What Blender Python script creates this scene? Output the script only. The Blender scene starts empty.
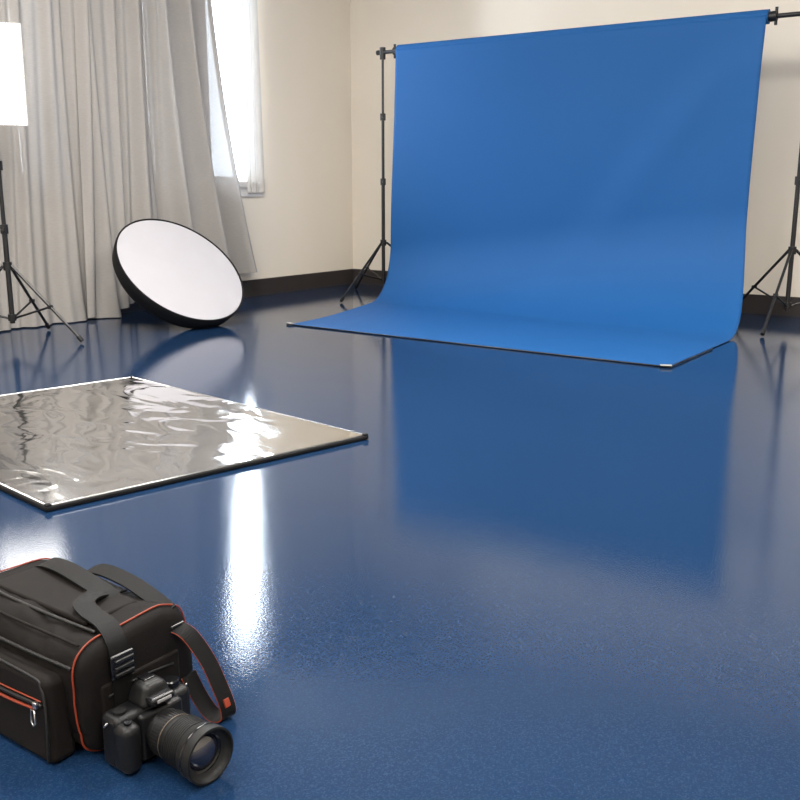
import bpy, bmesh, math, random
from mathutils import Vector, Matrix, noise
random.seed(4)
scene=bpy.context.scene
try: scene.view_settings.view_transform='Standard'
except Exception: pass
rad=math.radians
# ---------------------------------------------------------------- helpers
def empty(name,loc=(0,0,0),rotz=0):
    e=bpy.data.objects.new(name,None); e.empty_display_size=.1
    scene.collection.objects.link(e); e.location=loc; e.rotation_euler=(0,0,rotz); return e
def mobj(name,verts,faces,mat=None,parent=None,smooth=True,loc=(0,0,0),rot=(0,0,0)):
    me=bpy.data.meshes.new(name); me.from_pydata([tuple(v) for v in verts],[],faces); me.update()
    if smooth:
        for p in me.polygons: p.use_smooth=True
    o=bpy.data.objects.new(name,me); scene.collection.objects.link(o)
    if mat: me.materials.append(mat)
    if parent: o.parent=parent
    o.location=loc; o.rotation_euler=rot
    return o
def rbox(name,size,loc,mat,parent=None,bev=0.0,seg=3,rot=(0,0,0),top=(1,1),shear=0):
    bm=bmesh.new(); bmesh.ops.create_cube(bm,size=1)
    for v in bm.verts:
        s=top if v.co.z>0 else (1,1)
        v.co=Vector((v.co.x*size[0]*s[0]+shear*v.co.y*size[1],v.co.y*size[1]*s[1],v.co.z*size[2]))
    if bev>0: bmesh.ops.bevel(bm,geom=bm.edges[:],offset=bev,segments=seg,profile=.5,affect='EDGES')
    me=bpy.data.meshes.new(name); bm.to_mesh(me); bm.free()
    if bev>0:
        for p in me.polygons: p.use_smooth=True
    me.materials.append(mat)
    o=bpy.data.objects.new(name,me); scene.collection.objects.link(o)
    if parent: o.parent=parent
    o.location=loc; o.rotation_euler=rot
    if bev>0:
        m=o.modifiers.new('wn','WEIGHTED_NORMAL')
    return o
def boxes(name,bl,mat,parent=None):
    V=[];F=[]
    for (a,b) in bl:
        n=len(V)
        for z in (a[2],b[2]):
            V+= [(a[0],a[1],z),(b[0],a[1],z),(b[0],b[1],z),(a[0],b[1],z)]
        F+=[(n,n+3,n+2,n+1),(n+4,n+5,n+6,n+7)]
        for i in range(4):
            j=(i+1)%4; F.append((n+i,n+j,n+4+j,n+4+i))
    return mobj(name,V,F,mat,parent,smooth=False)
def lathe(name,prof,origin,axis,mat,parent=None,n=48,smooth=True):
    axis=Vector(axis).normalized(); a=axis.orthogonal().normalized(); b=axis.cross(a)
    V=[];F=[]
    for (r,h) in prof:
        for i in range(n):
            t=2*math.pi*i/n
            V.append(Vector(origin)+axis*h+(a*math.cos(t)+b*math.sin(t))*max(r,1e-5))
    for k in range(len(prof)-1):
        for i in range(n):
            j=(i+1)%n; F.append((k*n+i,k*n+j,(k+1)*n+j,(k+1)*n+i))
    o=mobj(name,V,F,mat,parent,smooth)
    if smooth:
        m=o.modifiers.new('es','EDGE_SPLIT'); m.split_angle=rad(35)
    return o
def rod(name,p1,p2,r,mat,parent=None,n=16,r2=None):
    p1=Vector(p1);p2=Vector(p2);L=(p2-p1).length
    r2=r if r2 is None else r2
    return lathe(name,[(0,0),(r,0),(r2,L),(0,L)],p1,p2-p1,mat,parent,n)
def cr(pts,sub=8,cyc=False):
    P=[Vector(p) for p in pts]; out=[]; n=len(P)
    rng=range(n if cyc else n-1)
    for i in rng:
        if cyc: a,b,c,d=P[(i-1)%n],P[i],P[(i+1)%n],P[(i+2)%n]
        else: a,b,c,d=P[max(i-1,0)],P[i],P[i+1],P[min(i+2,n-1)]
        for k in range(sub):
            t=k/sub
            out.append(.5*((2*b)+(c-a)*t+(2*a-5*b+4*c-d)*t*t+(3*b-a-3*c+d)*t**3))
    if not cyc: out.append(P[-1])
    return out
def tube(name,pts,r,mat,parent=None,cyc=False,n=8):
    P=[Vector(p) for p in pts]; N=len(P); V=[];F=[]
    prev=None
    for i,p in enumerate(P):
        t=(P[(i+1)%N]-P[i-1]) if cyc else (P[min(i+1,N-1)]-P[max(i-1,0)])
        t.normalize()
        a=(prev-t*prev.dot(t)) if prev else t.orthogonal()
        a.normalize(); prev=a; b=t.cross(a)
        for k in range(n):
            q=2*math.pi*k/n; V.append(p+(a*math.cos(q)+b*math.sin(q))*r)
    for i in range(N if cyc else N-1):
        j=(i+1)%N
        for k in range(n):
            l=(k+1)%n; F.append((i*n+k,i*n+l,j*n+l,j*n+k))
    if not cyc:
        F.append(tuple(range(n))[::-1]); F.append(tuple((N-1)*n+k for k in range(n)))
    return mobj(name,V,F,mat,parent)
def ribbon(name,pts,wdir,w,th,mat,parent=None,sub=8,edge=None,edge_r=.0015):
    C=cr(pts,sub); N=len(C)
    W=wdir if isinstance(wdir,list) else [wdir]*len(pts)
    Wc=cr(W,sub)
    V=[];F=[];E1=[];E2=[]
    for i,p in enumerate(C):
        t=(C[min(i+1,N-1)]-C[max(i-1,0)]).normalized()
        d=Wc[i].normalized(); d=(d-t*d.dot(t)).normalized(); nn=t.cross(d)
        for sx,sz in((-1,-1),(1,-1),(1,1),(-1,1)):
            V.append(p+d*sx*w/2+nn*sz*th/2)
        E1.append(p+d*w/2);E2.append(p-d*w/2)
    for i in range(N-1):
        for k in range(4):
            l=(k+1)%4;F.append((i*4+k,i*4+l,i*4+4+l,i*4+4+k))
    F.append((3,2,1,0));F.append(tuple((N-1)*4+k for k in range(4)))
    o=mobj(name,V,F,mat,parent,smooth=False)
    if edge:
        tube(name+'_edge_a',E1,edge_r,edge,parent,n=6);tube(name+'_edge_b',E2,edge_r,edge,parent,n=6)
    return o
# ---------------------------------------------------------------- materials
def mat(name,col,rough=.5,metal=0,spec=.5,noise_s=None,noise_amt=.0,bump_s=None,bump=.0,bump_d=.001,coat=0,rvar=0,emis=None,estr=0,sheen=0):
    m=bpy.data.materials.new(name); m.use_nodes=True; nt=m.node_tree; b=nt.nodes['Principled BSDF']
    b.inputs['Base Color'].default_value=(*col,1); b.inputs['Roughness'].default_value=rough
    b.inputs['Metallic'].default_value=metal; b.inputs['Specular IOR Level'].default_value=spec
    b.inputs['Coat Weight'].default_value=coat
    b.inputs['Sheen Weight'].default_value=sheen
    tc=nt.nodes.new('ShaderNodeTexCoord')
    if emis:
        b.inputs['Emission Color'].default_value=(*emis,1); b.inputs['Emission Strength'].default_value=estr
    if noise_s:
        n=nt.nodes.new('ShaderNodeTexNoise'); n.inputs['Scale'].default_value=noise_s; n.inputs['Detail'].default_value=5
        nt.links.new(tc.outputs['Object'],n.inputs['Vector'])
        mx=nt.nodes.new('ShaderNodeMix'); mx.data_type='RGBA'
        mx.inputs[6].default_value=(*[c*(1-noise_amt) for c in col],1)
        mx.inputs[7].default_value=(*[min(1,c*(1+noise_amt)) for c in col],1)
        nt.links.new(n.outputs['Fac'],mx.inputs[0]); nt.links.new(mx.outputs[2],b.inputs['Base Color'])
        if rvar:
            mr=nt.nodes.new('ShaderNodeMapRange'); mr.inputs['To Min'].default_value=rough-rvar; mr.inputs['To Max'].default_value=rough+rvar
            nt.links.new(n.outputs['Fac'],mr.inputs['Value']); nt.links.new(mr.outputs[0],b.inputs['Roughness'])
    if bump_s:
        n=nt.nodes.new('ShaderNodeTexNoise'); n.inputs['Scale'].default_value=bump_s; n.inputs['Detail'].default_value=3
        nt.links.new(tc.outputs['Object'],n.inputs['Vector'])
        bp=nt.nodes.new('ShaderNodeBump'); bp.inputs['Strength'].default_value=bump; bp.inputs['Distance'].default_value=bump_d
        nt.links.new(n.outputs['Fac'],bp.inputs['Height']); nt.links.new(bp.outputs[0],b.inputs['Normal'])
    return m
M_wall=mat('cream_wall_paint',(.86,.79,.68),.75,spec=.2,noise_s=1.5,noise_amt=.03,bump_s=160,bump=.15,bump_d=.002)
M_ceil=mat('ceiling_white',(.80,.78,.75),.9,spec=.1,noise_s=20,noise_amt=.03)
M_base=mat('baseboard_vinyl',(.040,.033,.031),.45,noise_s=6,noise_amt=.15)
M_trim=mat('window_trim_white',(.78,.76,.72),.45,noise_s=9,noise_amt=.03)
M_blocker=mat('light_blocker_slate',(.13,.135,.15),.8,spec=.1,noise_s=12,noise_amt=.1)  # for the added panels that block window light
def floor_mat():
    m=mat('blue_epoxy_floor',(.0075,.0245,.066),.08,spec=.42,noise_s=2.2,noise_amt=.10)
    nt=m.node_tree; b=nt.nodes['Principled BSDF']
    tc=nt.nodes.new('ShaderNodeTexCoord')
    n1=nt.nodes.new('ShaderNodeTexNoise'); n1.inputs['Scale'].default_value=210; n1.inputs['Detail'].default_value=2
    v=nt.nodes.new('ShaderNodeTexVoronoi'); v.inputs['Scale'].default_value=420
    n3=nt.nodes.new('ShaderNodeTexNoise'); n3.inputs['Scale'].default_value=3; n3.inputs['Detail'].default_value=2
    for n in(n1,v,n3): nt.links.new(tc.outputs['Object'],n.inputs['Vector'])
    bp=nt.nodes.new('ShaderNodeBump'); bp.inputs['Strength'].default_value=.5; bp.inputs['Distance'].default_value=.00032
    nt.links.new(n1.outputs['Fac'],bp.inputs['Height'])
    bp2=nt.nodes.new('ShaderNodeBump'); bp2.inputs['Strength'].default_value=.25; bp2.inputs['Distance'].default_value=.002
    nt.links.new(n3.outputs['Fac'],bp2.inputs['Height']); nt.links.new(bp.outputs[0],bp2.inputs['Normal'])
    nt.links.new(bp2.outputs[0],b.inputs['Normal'])
    mr=nt.nodes.new('ShaderNodeMapRange'); mr.inputs['From Min'].default_value=0; mr.inputs['From Max'].default_value=.6
    mr.inputs['To Min'].default_value=.11; mr.inputs['To Max'].default_value=.05
    nt.links.new(v.outputs['Distance'],mr.inputs['Value']); nt.links.new(mr.outputs[0],b.inputs['Roughness'])
    cr_=nt.nodes.new('ShaderNodeMapRange'); cr_.inputs['From Min'].default_value=.5; cr_.inputs['From Max'].default_value=1.0
    nt.links.new(v.outputs['Color'],cr_.inputs['Value'])
    old=b.inputs['Base Color'].links[0].from_socket
    mx=nt.nodes.new('ShaderNodeMix'); mx.data_type='RGBA'; mx.inputs[7].default_value=(.018,.044,.096,1)
    nt.links.new(cr_.outputs[0],mx.inputs[0]); nt.links.new(old,mx.inputs[6]); nt.links.new(mx.outputs[2],b.inputs['Base Color'])
    return m
M_floor=floor_mat()
M_drop=mat('blue_backdrop_vinyl',(.0120,.090,.272),.6,spec=.2,noise_s=1.2,noise_amt=.04,bump_s=300,bump=.08,bump_d=.001)
M_blk=mat('black_powder_coat',(.009,.009,.010),.38,noise_s=30,noise_amt=.2)
M_blkfab=mat('black_nylon',(.006,.006,.007),.7,spec=.3,noise_s=40,noise_amt=.3,bump_s=500,bump=.3)
M_chrome=mat('brushed_steel',(.6,.6,.6),.28,1,noise_s=40,noise_amt=.1)
M_white=mat('white_reflector_fabric',(.47,.46,.485),.7,noise_s=6,noise_amt=.05,bump_s=400,bump=.1)
M_soft=mat('softbox_diffuser',(.9,.9,.9),.6,emis=(1,.98,.94),estr=7,noise_s=5,noise_amt=.02)
M_greyfab=mat('softbox_lip_grey',(.45,.44,.43),.8,noise_s=20,noise_amt=.1)
M_bag=mat('bag_nylon_black',(.0052,.0038,.0032),.72,spec=.2,noise_s=60,noise_amt=.4,bump_s=700,bump=.6,bump_d=.0012)
M_bag2=mat('bag_pocket_nylon',(.0068,.0050,.0042),.7,spec=.2,noise_s=50,noise_amt=.4,bump_s=700,bump=.6,bump_d=.0012)
M_web=mat('strap_webbing',(.0032,.0030,.0030),.62,spec=.25,noise_s=90,noise_amt=.3,bump_s=900,bump=.5)
M_red=mat('red_orange_piping',(.25,.034,.011),.5,noise_s=60,noise_amt=.2)
M_zip=mat('zipper_tape',(.003,.003,.003),.5,noise_s=300,noise_amt=.5,bump_s=900,bump=.8)
M_cam=mat('camera_body_polycarbonate',(.0055,.0055,.006),.42,spec=.4,noise_s=80,noise_amt=.2,bump_s=1400,bump=.35,bump_d=.0006)
M_rub=mat('lens_rubber_grip',(.005,.005,.005),.55,spec=.4,noise_s=70,noise_amt=.2)
M_gloss=mat('glossy_black_plastic',(.006,.006,.007),.2,noise_s=50,noise_amt=.2)
M_glass=mat('lens_glass',(.012,.012,.022),.04,spec=.9,coat=1,noise_s=10,noise_amt=.2)
M_gold=mat('lens_marking_ring',(.22,.18,.14),.35,.6,noise_s=50,noise_amt=.1)
M_tape=mat('gaffer_tape_grey',(.35,.34,.31),.6,noise_s=90,noise_amt=.2)
M_label=mat('printed_label_white',(.30,.30,.30),.5,noise_s=90,noise_amt=.1)
def foil():
    m=bpy.data.materials.new('silver_foil'); m.use_nodes=True; nt=m.node_tree; b=nt.nodes['Principled BSDF']
    b.inputs['Base Color'].default_value=(.97,.965,.955,1); b.inputs['Metallic'].default_value=1; b.inputs['Roughness'].default_value=.08
    tc=nt.nodes.new('ShaderNodeTexCoord'); mp=nt.nodes.new('ShaderNodeMapping'); mp.inputs['Scale'].default_value=(1,1.35,1); mp.inputs['Location'].default_value=(.35,.2,0)
    nt.links.new(tc.outputs['Object'],mp.inputs[0])
    n=nt.nodes.new('ShaderNodeTexNoise'); n.inputs['Scale'].default_value=4.0; n.inputs['Detail'].default_value=1.6; n.inputs['Distortion'].default_value=1.2
    nt.links.new(mp.outputs[0],n.inputs['Vector'])
    bp=nt.nodes.new('ShaderNodeBump'); bp.inputs['Strength'].default_value=.55; bp.inputs['Distance'].default_value=.0145
    nt.links.new(n.outputs['Fac'],bp.inputs['Height']); nt.links.new(bp.outputs[0],b.inputs['Normal'])
    return m
M_foil=foil()
def curtain_mat(name,c1,c2,tl,tp):
    m=bpy.data.materials.new(name); m.use_nodes=True; nt=m.node_tree
    b=nt.nodes['Principled BSDF']; b.inputs['Roughness'].default_value=.85; b.inputs['Specular IOR Level'].default_value=.1
    tc=nt.nodes.new('ShaderNodeTexCoord'); n=nt.nodes.new('ShaderNodeTexNoise'); n.inputs['Scale'].default_value=40
    mp=nt.nodes.new('ShaderNodeMapping'); mp.inputs['Scale'].default_value=(1,1,8)
    nt.links.new(tc.outputs['Object'],mp.inputs[0]); nt.links.new(mp.outputs[0],n.inputs['Vector'])
    mx=nt.nodes.new('ShaderNodeMix'); mx.data_type='RGBA'; mx.inputs[6].default_value=(*c1,1); mx.inputs[7].default_value=(*c2,1)
    nt.links.new(n.outputs['Fac'],mx.inputs[0]); nt.links.new(mx.outputs[2],b.inputs['Base Color'])
    tr=nt.nodes.new('ShaderNodeBsdfTranslucent'); tr.inputs[0].default_value=(.62,.62,.62,1)
    ms=nt.nodes.new('ShaderNodeMixShader'); ms.inputs[0].default_value=tl
    nt.links.new(b.outputs[0],ms.inputs[1]); nt.links.new(tr.outputs[0],ms.inputs[2])
    tp_=nt.nodes.new('ShaderNodeBsdfTransparent'); m2=nt.nodes.new('ShaderNodeMixShader'); m2.inputs[0].default_value=tp
    nt.links.new(ms.outputs[0],m2.inputs[1]); nt.links.new(tp_.outputs[0],m2.inputs[2])
    nt.links.new(m2.outputs[0],nt.nodes['Material Output'].inputs[0]); return m
M_curt=curtain_mat('sheer_grey_curtain',(.36,.34,.32),(.45,.43,.405),.09,.07)
M_liner=curtain_mat('sheer_white_liner',(.66,.63,.58),(.72,.69,.64),.05,.02)
def glass_mat():
    m=bpy.data.materials.new('window_glass'); m.use_nodes=True; nt=m.node_tree
    tr=nt.nodes.new('ShaderNodeBsdfTransparent'); tr.inputs[0].default_value=(.95,.97,1,1)
    gl=nt.nodes.new('ShaderNodeBsdfGlossy'); gl.inputs['Roughness'].default_value=.03
    n=nt.nodes.new('ShaderNodeFresnel'); n.inputs[0].default_value=1.3
    ms=nt.nodes.new('ShaderNodeMixShader')
    nt.links.new(n.outputs[0],ms.inputs[0]); nt.links.new(tr.outputs[0],ms.inputs[1]); nt.links.new(gl.outputs[0],ms.inputs[2])
    nt.links.new(ms.outputs[0],nt.nodes['Material Output'].inputs[0]); return m
M_wglass=glass_mat()
# ---------------------------------------------------------------- room
XL,XR,YB,YF,ZC=-5.35,3.2,6.65,-2.6,3.2
T=.15
boxes('floor',[((XL-T,YF-T,-.1),(XR+T,YB+T,0))],M_floor)
boxes('ceiling',[((XL-T,YF-T,ZC),(XR+T,YB+T,ZC+.1))],M_ceil)
boxes('wall_back',[((XL-T,YB,0),(XR+T,YB+T,ZC))],M_wall)
boxes('wall_right',[((XR,YF,0),(XR+T,YB,ZC))],M_wall)
boxes('wall_front',[((XL-T,YF-T,0),(XR+T,YF,ZC))],M_wall)
WY0,WY1,WZ0,WZ1=2.5,5.48,.88,3.0
boxes('wall_left',[((XL-T,YF,0),(XL,WY0,ZC)),((XL-T,WY1,0),(XL,YB,ZC)),((XL-T,WY0,0),(XL,WY1,WZ0)),((XL-T,WY0,WZ1),(XL,WY1,ZC))],M_wall)
boxes('baseboard_back',[((XL,YB-.016,0),(XR,YB,.13))],M_base)
boxes('baseboard_left',[((XL,YF,0),(XL+.016,YB-.016,.13))],M_base)
win=empty('window_1',(0,0,0))
boxes('sill',[((XL-.1,WY0-.05,WZ0-.04),(XL+.03,WY1+.03,WZ0)),((XL,WY0-.04,WZ0-.11),(XL+.014,WY1+.04,WZ0-.04))],M_trim,win)
fr=[]
xa,xb=XL-.10,XL-.06
for y in (WY0,WY0+1.0,WY0+2.0,WY1-.03): fr.append(((xa,y,WZ0),(xb,y+.03,WZ1)))
for z in (WZ0,WZ1-.04): fr.append(((xa+.005,WY0,z),(xb-.005,WY1,z+.04)))
for y in (WY0+.03,WY0+1.03): fr.append(((xa+.005,y,1.88),(xb-.005,y+.97,1.92)))
boxes('frame',fr,M_trim,win)
boxes('glass',[((XL-.082,WY0+.02,WZ0),(XL-.078,WY1-.02,WZ1-.02))],M_wglass,win)
bl=[]  # dark panels added to block daylight, imitating dim outdoors behind the curtains
for y0,y1 in((WY0+.05,WY0+.98),(WY0+1.02,WY0+1.98),(WY0+2.02,WY0+2.55)):
    bl.append(((XL-.045,y0,.93),(XL-.042,y1,2.97))); bl.append(((XL-.052,y0,.915),(XL-.036,y1,.935)))
boxes('added_light_blockers',bl,M_blocker,win)
# ---------------------------------------------------------------- curtains
def curtain(name,par,yt0,yt1,yb0,yb1,hem0,hem1,nf,ph,X0=-5.22,amp=.05,flare=0,seed=0,e1=1.5,mt=None,ztop=2.98):
    NU,NV=260,70;V=[];F=[]
    for j in range(NV+1):
        v=j/NV
        for i in range(NU+1):
            u=i/NU
            hem=hem0+(hem1-hem0)*u
            z=ztop+(hem-ztop)*v
            y0=yt0+(yb0-yt0)*v**1.3; y1=yt1+(yb1-yt1)*v**e1
            uu=u+.02*math.sin(9*u+3*v+seed)+.008*math.sin(23*u+seed)
            y=y0+(y1-y0)*uu
            a=amp*(.65+.45*math.sin(5*u+seed)+.25*v)
            x=X0+a*math.sin(2*math.pi*nf*uu+ph+.5*math.sin(2*v+u*7+seed))+.25*amp*math.sin(2*math.pi*nf*2.3*u+1.2*v+seed)
            x+=.2*amp*noise.noise(Vector((u*9,v*2,seed)))
            x=max(x,-5.325)
            x+=flare*max(0,(v-.88)/.12)**2*(.6+.4*math.sin(6*u+1))
            V.append((x,y,z))
    for j in range(NV):
        for i in range(NU):
            a=j*(NU+1)+i;F.append((a,a+1,a+NU+2,a+NU+1))
    return mobj(name,V,F,mt or M_curt,par)
cur=empty('window_curtains')
curtain('curtain_panel_1',cur,2.15,3.97,2.1,4.0,.012,.006,7.5,.3,flare=.035,seed=1.3,X0=-5.235,amp=.052)
curtain('curtain_panel_2',cur,3.90,4.90,3.72,5.35,.02,.23,5.5,1.1,seed=4.2,X0=-5.215,amp=.062,e1=2.1)
curtain('sheer_liner',cur,5.31,5.50,5.34,5.52,.80,.80,2.5,.4,seed=2.2,X0=-5.318,amp=.006,mt=M_liner)
rod('curtain_rod',(-5.22,1.9,3.0),(-5.22,5.75,3.0),.014,M_chrome,cur)
for y in (1.95,5.7): rod('rod_bracket',(-5.35,y,3.0),(-5.22,y,3.0),.009,M_chrome,cur)
# ---------------------------------------------------------------- tripod stands
def tripod(par,c,top,hub,R,angs,r0=.014,pre=''):
    cx,cy=c
    rod(pre+'pole_lower',(cx,cy,.10),(cx,cy,top*.48),r0,M_blk,par)
    rod(pre+'pole_mid',(cx,cy,top*.46),(cx,cy,top*.74),r0*.8,M_blk,par)
    rod(pre+'pole_upper',(cx,cy,top*.72),(cx,cy,top),r0*.62,M_blk,par)
    for k,z in enumerate((top*.48,top*.74)):
        rod(pre+'collar',(cx,cy,z-.03),(cx,cy,z+.02),r0*1.5,M_blk,par)
        rod(pre+'knob',(cx,cy,z-.005),(cx+.03,cy-.03,z-.005),.010,M_blk,par)
    rod(pre+'hub_collar',(cx,cy,hub-.025),(cx,cy,hub+.02),r0*1.7,M_blk,par)
    rod(pre+'brace_collar',(cx,cy,.115),(cx,cy,.15),r0*1.6,M_blk,par)
    for a in angs:
        a=rad(a); d=Vector((math.cos(a),math.sin(a),0))
        p=Vector((cx,cy,hub))+d*r0*1.6; f=Vector((cx,cy,.016))+d*R
        s=Vector((-d.y,d.x,0))*.006
        rod(pre+'leg',p,f,.0085,M_blk,par,10)
        q=p.lerp(f,.55); rod(pre+'leg_brace',Vector((cx,cy,.13))+d*r0*1.4,q,.006,M_blk,par,8)
        rod(pre+'leg_joint',q-s*2.2,q+s*2.2,.011,M_blk,par,10)
        rod(pre+'rubber_foot',f-(f-p).normalized()*.03,f+Vector((0,0,-.002)),.0125,M_rub,par,12)
bs=empty('backdrop_stand')
LS=(-4.52,6.0);RS=(-1.50,6.12);ZB=1.825
tripod(bs,LS,ZB+.02,.42,.55,(-88,32,152),pre='left_')
tripod(bs,RS,ZB+.02,.47,.50,(-90,30,150),pre='right_')
L3=Vector((*LS,ZB));R3=Vector((*RS,ZB));dr=(R3-L3).normalized()
rod('crossbar',L3-dr*.03,R3+dr*.10,.014,M_blk,bs)
for P,s in((L3,-1),(R3,1)):
    rod('bar_head',P-Vector((0,0,.05)),P+Vector((0,0,.035)),.022,M_blk,bs)
    rod('bar_knob',P+dr*s*.03,P+dr*s*.05,.018,M_blk,bs)
for x in (-4.38,-1.735):
    P=L3+dr*((x-L3.x)/dr.x); s=-1 if x<-3 else 1
    rod('roll_end_cap',P-dr*.01*s,P+dr*.035*s,.03,M_blk,bs)
    rod('roll_clamp_handle',P+dr*.03*s+Vector((0,0,-.05)),P+dr*.03*s+Vector((0,0,.05)),.009,M_blk,bs)
# ---------------------------------------------------------------- backdrop
bd=empty('photo_backdrop')
rollr=.042
pA=L3+dr*((-4.375-L3.x)/dr.x);pB=L3+dr*((-1.745-L3.x)/dr.x)
lathe('fabric_roll',[(0.012,0),(rollr,0),(rollr,(pB-pA).length),(.012,(pB-pA).length)],pA,dr,M_drop,bd,40)
NU,NV=130,200;V=[];F=[]
def lerp(a,b,t): return a+(b-a)*t
def sm(t): t=max(0,min(1,t)); return t*t*(3-2*t)
for j in range(NV+1):
    v=j/NV
    for i in range(NU+1):
        u=i/NU
        yw=lerp(pA.y,pB.y,u)-rollr
        zt=ZB; R=lerp(.42,.74,u); yf=4.375
        L1=zt-R; L2=R*math.pi/2; L3_=yw-R-yf; tot=L1+L2+L3_
        s=v*tot
        if s<L1: y,z,ny,nz=yw,zt-s,-1,0
        elif s<L1+L2:
            q=(s-L1)/R; y=yw-R+R*math.cos(q); z=R-R*math.sin(q); ny,nz=-math.cos(q),math.sin(q)
        else: y,z,ny,nz=yw-R-(s-L1-L2),0,0,1
        fs=s/tot
        xl=lerp(-4.372,-4.42,sm(fs/.45)) if fs<.45 else lerp(-4.42,-4.03,sm((fs-.45)/.55)**.9)
        if fs<.35: xr=lerp(-1.748,-1.765,sm(fs/.35))
        elif fs<.72: xr=lerp(-1.765,-1.60,sm((fs-.35)/.37))
        else: xr=lerp(-1.60,-1.59,(fs-.72)/.28)
        x=lerp(xl,xr,u)
        up=sm(s/.35)*(1-sm((s-L1*1.0)/(L2)))
        d=0
        h=1-s/L1
        for (c,k,w,a) in((1.0,.34,.07,.009),(.985,.05,.04,.007)):
            cc=c-k*(1-h); d+=a*math.exp(-((u-cc)/w)**2)
        d-=.007*math.exp(-((u-(.90-.33*(1-h)))/.08)**2)
        d+=.003*math.sin(u*6+h*1.2)+.002*noise.noise(Vector((u*4,h*2,3)))
        edge=.014*math.exp(-((1-u)/.03)**2)
        d=(d+edge)*up
        y+=ny*d; z+=max(0,nz)*d+.004
        V.append((x,y,z))
for j in range(NV):
    for i in range(NU):
        a=j*(NU+1)+i;F.append((a,a+NU+1,a+NU+2,a+1))
o=mobj('backdrop_sheet',V,F,M_drop,bd); m=o.modifiers.new('s','SOLIDIFY'); m.thickness=.002; m.offset=1
tube('front_hem_rod',[(-4.05,4.368,.005),(-3,4.366,.005),(-1.57,4.368,.005)],.004,M_blk,bd)
tube('side_hem_rod',[(-1.578,4.37,.006),(-1.585,5.0,.006)],.0045,M_blk,bd)
rbox('corner_tape_a',(.055,.03,.004),(-1.60,4.37,.012),M_tape,bd,.001,1,(0,0,.5))
rbox('corner_tape_b',(.06,.03,.004),(-4.03,4.375,.012),M_tape,bd,.001,1,(0,0,-.4))
# ---------------------------------------------------------------- silver board
LX,LY=1.50,1.12; SK=.085
ex=Vector((.992,-.125,0)).normalized(); ey=Vector((-ex.y,ex.x,0))
Bc=Vector((-1.940,2.490,0))
ctr=Bc-ex*(LX/2+SK*LY/2)-ey*LY/2
sm_e=empty('silver_reflector_board',(ctr.x,ctr.y,0),math.atan2(ex.y,ex.x))
rbox('board_core',(LX,LY,.014),(0,0,.008),M_blkfab,sm_e,.004,2,shear=SK)
V=[];F=[];n1,n2=120,90
for j in range(n2+1):
    for i in range(n1+1):
        u=i/n1;v=j/n2; x=(u-.5)*(LX-.022); y=(v-.5)*(LY-.022)
        e=min(u,1-u,v,1-v)*8; e=min(1,e)
        z=.0165+e*(.0035+.004*noise.noise(Vector((x*2.6,y*3.4,1)))+.0006*noise.noise(Vector((x*9,y*9,4))))
        V.append((x+SK*y,y,z))
for j in range(n2):
    for i in range(n1):
        a=j*(n1+1)+i;F.append((a,a+1,a+n1+2,a+n1+1))
mobj('foil_surface',V,F,M_foil,sm_e)
hx,hy=LX/2-.009,LY/2-.009
K=[(sx*hx+SK*sy*hy,sy*hy) for sx,sy in((-1,-1),(1,-1),(1,1),(-1,1))]
tube('foil_border',[(a,b,.0155) for a,b in K],.003,M_chrome,sm_e,cyc=True)
for a,b in K: rbox('corner_clip',(.016,.016,.006),(a,b,.018),M_blkfab,sm_e,.002,2)
# ---------------------------------------------------------------- round reflector
c=Vector((.5878,-.809,0)); r_=Vector((.809,.5878,0)); u_=Vector((0,0,1))
nrm=(.43*c+.55*r_+.71*u_).normalized()
rr=empty('round_reflector')
ct=Vector((-4.58,4.00,.347)); Rr=.425
lathe('reflector_face',[(0,.006),(Rr*.5,.006),(Rr*.97,.002),(Rr*.985,-.004)],ct,nrm,M_white,rr,96)
lathe('reflector_rim',[(Rr*.975,-.004),(Rr*.98,.006),(Rr*.995,.007),(Rr*1.002,0),(Rr*.995,-.03),(Rr*.965,-.085),(Rr*.90,-.12),(Rr*.80,-.135),(0,-.14)],ct,nrm,M_blkfab,rr,96)
# ---------------------------------------------------------------- softbox on stand
sb=empty('softbox_light'); SC=(-4.86,3.0)
tripod(sb,SC,1.30,.42,.42,(24,120,248),r0=.014)
hd=Vector((SC[0],SC[1],1.42))
fn=Vector((.90,-.42,-.04)).normalized(); sx=Vector((0,0,1)).cross(fn).normalized(); sy=fn.cross(sx)
rod('lamp_head',hd-fn*.14,hd+fn*.06,.055,M_blk,sb,24); rod('yoke',(SC[0],SC[1],1.28),(SC[0],SC[1],1.40),.016,M_blk,sb)
SW,SH=.36,.51
def quadring(cen,w,h): return [cen-sx*.032+sx*a*w/2+sy*b*h/2 for a,b in((-1,-1),(1,-1),(1,1),(-1,1))]
V=quadring(hd+fn*.03,.12,.12)+quadring(hd+fn*.14,SW,SH)+quadring(hd+fn*.165,SW,SH)+quadring(hd+fn*.165,SW-.012,SH-.012)+quadring(hd+fn*.155,SW-.012,SH-.012)
F=[(3,2,1,0)]
for k in range(4):
    for i in range(4):
        j=(i+1)%4;F.append((k*4+i,k*4+j,k*4+4+j,k*4+4+i))
mobj('softbox_shell',V,F,M_greyfab,sb,False)
mobj('softbox_diffuser',quadring(hd+fn*.158,SW-.01,SH-.01),[(0,1,2,3)],M_soft,sb,False)
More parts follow.
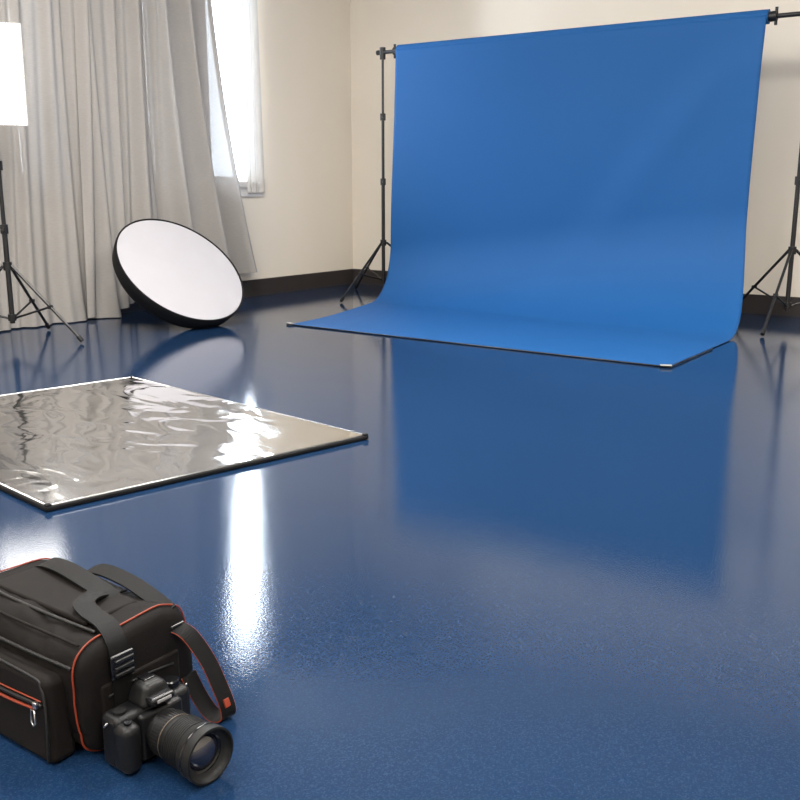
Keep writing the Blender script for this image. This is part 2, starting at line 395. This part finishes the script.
# ---------------------------------------------------------------- camera bag
bag=empty('camera_bag',(-1.307,.846,0),rad(0))
def sup(hy,hz,n,N,cy=0,cz=0):
    out=[]
    for i in range(N):
        t=2*math.pi*i/N; ca,sa=math.cos(t),math.sin(t)
        out.append((cy+hy*math.copysign(abs(ca)**(2/n),ca),cz+hz*math.copysign(abs(sa)**(2/n),sa)))
    return out
def warp(x,y,z):
    d=.0055*noise.noise(Vector((x*11,y*11,z*11)))+.0026*noise.noise(Vector((x*32,y*32,z*32)))
    return (x,y+d*1.2*(1 if y>0 else -1),max(.0015,z+d*(1 if z>.05 else 0)))
def loftx(name,levels,n,mat_,par,N=96):
    V=[];F=[]
    for (x,hy,hz,cy,cz) in levels:
        for (y,z) in sup(hy,hz,n,N,cy,cz): V.append(warp(x,y,z))
    for k in range(len(levels)-1):
        for i in range(N):
            j=(i+1)%N;F.append((k*N+i,k*N+j,(k+1)*N+j,(k+1)*N+i))
    F.append(tuple(range(N))[::-1]);F.append(tuple((len(levels)-1)*N+i for i in range(N)))
    return mobj(name,V,F,mat_,par)
HZ=.0955;HY=.109
def lev(x,s,ds=0): return (x,HY*s,HZ*s,.0125,(HZ+.0005)*s+(1-s)*.085)
ends=[(-.186,.70),(-.185,.82),(-.182,.91),(-.176,.965),(-.165,1.0)]
lv=[lev(x,s) for x,s in ends]
for i in range(1,60):
    x=-.165+.33*i/60; q=math.sin(math.pi*i/60)
    lv.append((x,HY+.003*q,HZ-.002*q,.0125,HZ+.0005-.002*q))
lv+=[lev(-x,s) for x,s in reversed(ends)]
loftx('bag_body',lv,4.4,M_bag,bag,160)
for s_,nm in((1,'right'),(-1,'left')):
    tube('piping_'+nm,[warp(s_*.166,y,z) for y,z in sup(HY+.0015,HZ+.001,4.4,110,.0125,HZ+.001)],.0015,M_red,bag,cyc=True)
rbox('end_pocket',(.012,.150,.112),(.184,.01,.064),M_bag2,bag,.005,3)
tube('end_pocket_zip',cr([(.191,-.055,.100),(.191,0,.107),(.191,.07,.102)]),.002,M_zip,bag)
def zipline(name,pts,par,r=.003,cyc=False): tube(name,cr(pts,8,cyc),r,M_zip,par,cyc)
zipline('lid_zip_front',[(-.16,-.097,.154),(-.05,-.101,.155),(.06,-.101,.155),(.162,-.096,.154)],bag)
tube('lid_seam',cr([(-.16,-.079,.184),(0,-.083,.185),(.16,-.079,.184)]),.0022,M_bag2,bag)
zipline('lid_zip_top',[(-.15,-.045,.191),(-.06,-.048,.190),(.06,-.048,.190),(.155,-.045,.191)],bag)
rbox('lid_pad',(.26,.100,.012),(-.01,.014,.188),M_bag2,bag,.005,3)
rbox('front_pocket',(.31,.048,.138),(-.008,-.106,.0705),M_bag2,bag,.014,5,top=(.96,.82))
tube('front_pocket_piping',cr([(.139,-.131,.010),(.143,-.1315,.05),(.138,-.128,.098),(.126,-.125,.126),(.096,-.123,.135),(-.1,-.123,.135),(-.14,-.125,.120),(-.155,-.128,.05),(-.150,-.130,.010)],8),.0022,M_zip,bag)
tube('front_pocket_stripe',cr([(.112,-.1285,.088),(.06,-.1295,.084),(0,-.1295,.082),(-.08,-.1295,.082),(-.14,-.1285,.084)]),.0024,M_red,bag)
zipline('front_pocket_zip',[(.130,-.128,.098),(.06,-.1285,.094),(0,-.1285,.092),(-.08,-.1285,.092),(-.14,-.128,.094)],bag,.003)
tube('front_pocket_stripe_upper',cr([(.127,-.1275,.104),(.06,-.128,.101),(0,-.128,.099),(-.08,-.128,.099),(-.14,-.1275,.100)]),.0012,M_red,bag)
def pull(px,py,pz,par):
    rbox('zip_slider',(.009,.007,.011),(px,py,pz),M_chrome,par,.002,2)
    tube('zip_pull',[(px-.004,py-.005,pz-.006),(px+.004,py-.005,pz-.006),(px+.005,py-.006,pz-.026),(px+.0,py-.006,pz-.031),(px-.005,py-.006,pz-.026)],.0014,M_chrome,par,cyc=True)
pull(.118,-.131,.097,bag)
ribbon('carry_handle',[(-.150,.060,.180),(-.13,.065,.197),(-.07,.06,.204),(.01,.05,.202),(.06,.045,.198),(.09,.045,.184)],(0,1,.15),.034,.005,M_web,bag)
ribbon('shoulder_strap',[(.045,.085,.186),(.055,.04,.200),(.075,-.005,.204),(.11,-.02,.202),(.155,-.025,.197),(.182,-.03,.180),(.190,-.03,.150),(.192,-.03,.115),(.192,-.03,.07),(.191,-.03,.03)],
  [(.9,.3,0),(.8,-.5,0),(.2,1,0),(0,1,0),(0,1,0),(0,1,0),(0,1,0),(0,1,0),(0,1,0),(0,1,0)],.034,.003,M_web,bag)
rbox('strap_buckle',(.008,.042,.040),(.195,-.03,.144),M_gloss,bag,.003,2)
for z in (.155,.144,.133): rbox('buckle_bar',(.005,.034,.005),(.2005,-.03,z),M_blk,bag,.001,1)
ribbon('back_strap',[(-.10,.105,.162),(-.04,.105,.194),(.05,.095,.201),(.12,.087,.195),(.17,.085,.181)],(0,1,.3),.028,.004,M_web,bag)
ribbon('strap_loop',[(.180,.085,.157),(.203,.095,.145),(.228,.108,.104),(.250,.115,.055),(.262,.118,.020),(.256,.116,.006),(.236,.108,.008),(.217,.100,.035),(.200,.092,.075)],(.25,1,.1),.026,.003,M_web,bag,edge=M_red,edge_r=.0011)
rbox('strap_label',(.004,.012,.014),(.2605,.117,.033),M_red,bag,.0008,1,(0,-.35,.1))
rod('strap_ring',(.183,.074,.158),(.183,.100,.158),.004,M_gloss,bag)
# ---------------------------------------------------------------- dslr camera
cam_e=empty('dslr_camera',(-1.086,.836,0),rad(-3)); cam_e.scale=(.98,.98,.98)
rbox('body',(.046,.142,.088),(0,0,.046),M_cam,cam_e,.012,4)
rbox('hand_grip',(.040,.034,.080),(.026,-.056,.043),M_cam,cam_e,.014,4)
rbox('pentaprism',(.050,.062,.036),(.004,.004,.104),M_cam,cam_e,.010,4,top=(.72,.62))
rbox('flash_lip',(.030,.044,.014),(.026,.004,.100),M_gloss,cam_e,.005,3)
rbox('name_plate',(.0015,.026,.005),(.0413,.004,.101),M_label,cam_e,.0005,1)
rbox('hot_shoe',(.020,.020,.003),(-.004,.004,.1225),M_gloss,cam_e,.001,1)
rbox('lens_mount_block',(.016,.080,.078),(.027,.004,.046),M_cam,cam_e,.007,3)
lathe('mode_dial',[(0,0),(.014,0),(.014,.010),(.012,.012),(0,.012)],(-.002,.048,.089),(0,0,1),M_gloss,cam_e,28)
lathe('shutter_button',[(0,0),(.006,0),(.006,.005),(0,.006)],(.030,-.056,.082),(.2,0,1),M_gloss,cam_e,20)
lathe('control_dial',[(0,0),(.010,0),(.010,.005),(0,.006)],(.004,-.052,.089),(0,0,1),M_rub,cam_e,20)
for s_ in(-1,1): tube('strap_lug',[(0,s_*.070,.078),(.004,s_*.075,.082),(0,s_*.077,.076),(-.004,s_*.075,.072)],.0015,M_chrome,cam_e,cyc=True)
lens_o=(.030,.004,.0458); ax=(1,0,0)
prof=[(.030,0),(.034,.002),(.034,.014),(.0355,.016),(.0355,.034),(.034,.036),(.034,.044),(.0385,.048)]
for i in range(8):
    h=.050+i*.004; prof+=[(.0395,h),(.0395,h+.0022),(.0380,h+.0026),(.0380,h+.0038)]
prof+=[(.038,.083),(.0405,.085),(.0425,.092),(.0435,.108),(.0435,.116),(.0405,.1165),(.0395,.112),(.0365,.108),(.034,.106),(.030,.104)]
lathe('lens_barrel',prof,lens_o,ax,M_rub,cam_e,72)
lathe('lens_ring_marking',[(.0358,.0),(.0362,.001),(.0362,.0018),(.0358,.002)],(lens_o[0]+.036,lens_o[1],lens_o[2]),ax,M_gold,cam_e,60)
lathe('lens_front_ring',[(.0437,.0),(.0440,.001),(.0440,.003),(.0437,.004)],(lens_o[0]+.096,lens_o[1],lens_o[2]),ax,M_gloss,cam_e,60)
lathe('lens_inner_ring',[(.034,.106),(.0335,.103),(.028,.100),(.026,.099)],lens_o,ax,M_gloss,cam_e,60)
lathe('lens_glass',[(.029,.099),(.024,.1035),(.016,.107),(.008,.1085),(0,.109)],lens_o,ax,M_glass,cam_e,48)
for i in range(44):
    t=2*math.pi*i/44
    y=lens_o[1]+.0357*math.cos(t); z=lens_o[2]+.0357*math.sin(t)
    rbox('zoom_rib',(.016,.0022,.0016),(lens_o[0]+.025,y,z),M_rub,cam_e,0,1,(t+math.pi/2,0,0))
# ---------------------------------------------------------------- lights
def area(name,loc,rot,sx_,sy_,power,col,parent=None):
    l=bpy.data.lights.new(name,'AREA'); l.shape='RECTANGLE'; l.size=sx_; l.size_y=sy_; l.energy=power; l.color=col
    o=bpy.data.objects.new(name,l); scene.collection.objects.link(o); o.location=loc; o.rotation_euler=rot
    if parent:o.parent=parent
    return o
for i,(x,y,p) in enumerate([(-3.1,2.6,150),(-.4,3.2,146),(-2.6,-.2,98),(.9,.2,110),(-.8,-1.7,74)]):  # out-of-view panels added as ambient fill for the room and backdrop
    e=empty('added_ceiling_fill',(x,y,0))
    boxes('fill_housing',[((-.62,-.62,3.14),(-.60,.62,3.2)),((.60,-.62,3.14),(.62,.62,3.2)),((-.6,-.62,3.14),(.6,-.60,3.2)),((-.6,.60,3.14),(.6,.62,3.2))],M_trim,e)
    area('fill_panel_lamp',(0,0,3.16),(0,0,0),1.18,1.18,p,(1,.96,.91),e)
area('daylight',(XL-.9,4.2,2.2),(0,rad(-90),0),3.6,4.6,1500,(.90,.95,1))
w=bpy.data.worlds.new('overcast_sky'); scene.world=w; w.use_nodes=True
w.node_tree.nodes['Background'].inputs[0].default_value=(.85,.93,1,1); w.node_tree.nodes['Background'].inputs[1].default_value=9.0
# ---------------------------------------------------------------- camera
cd=bpy.data.cameras.new('camera'); co=bpy.data.objects.new('camera',cd); scene.collection.objects.link(co)
co.location=(0,0,.85); co.rotation_euler=(rad(90-12.7),0,rad(36)); cd.sensor_width=36; cd.lens=42.75; cd.clip_start=.02
scene.camera=co
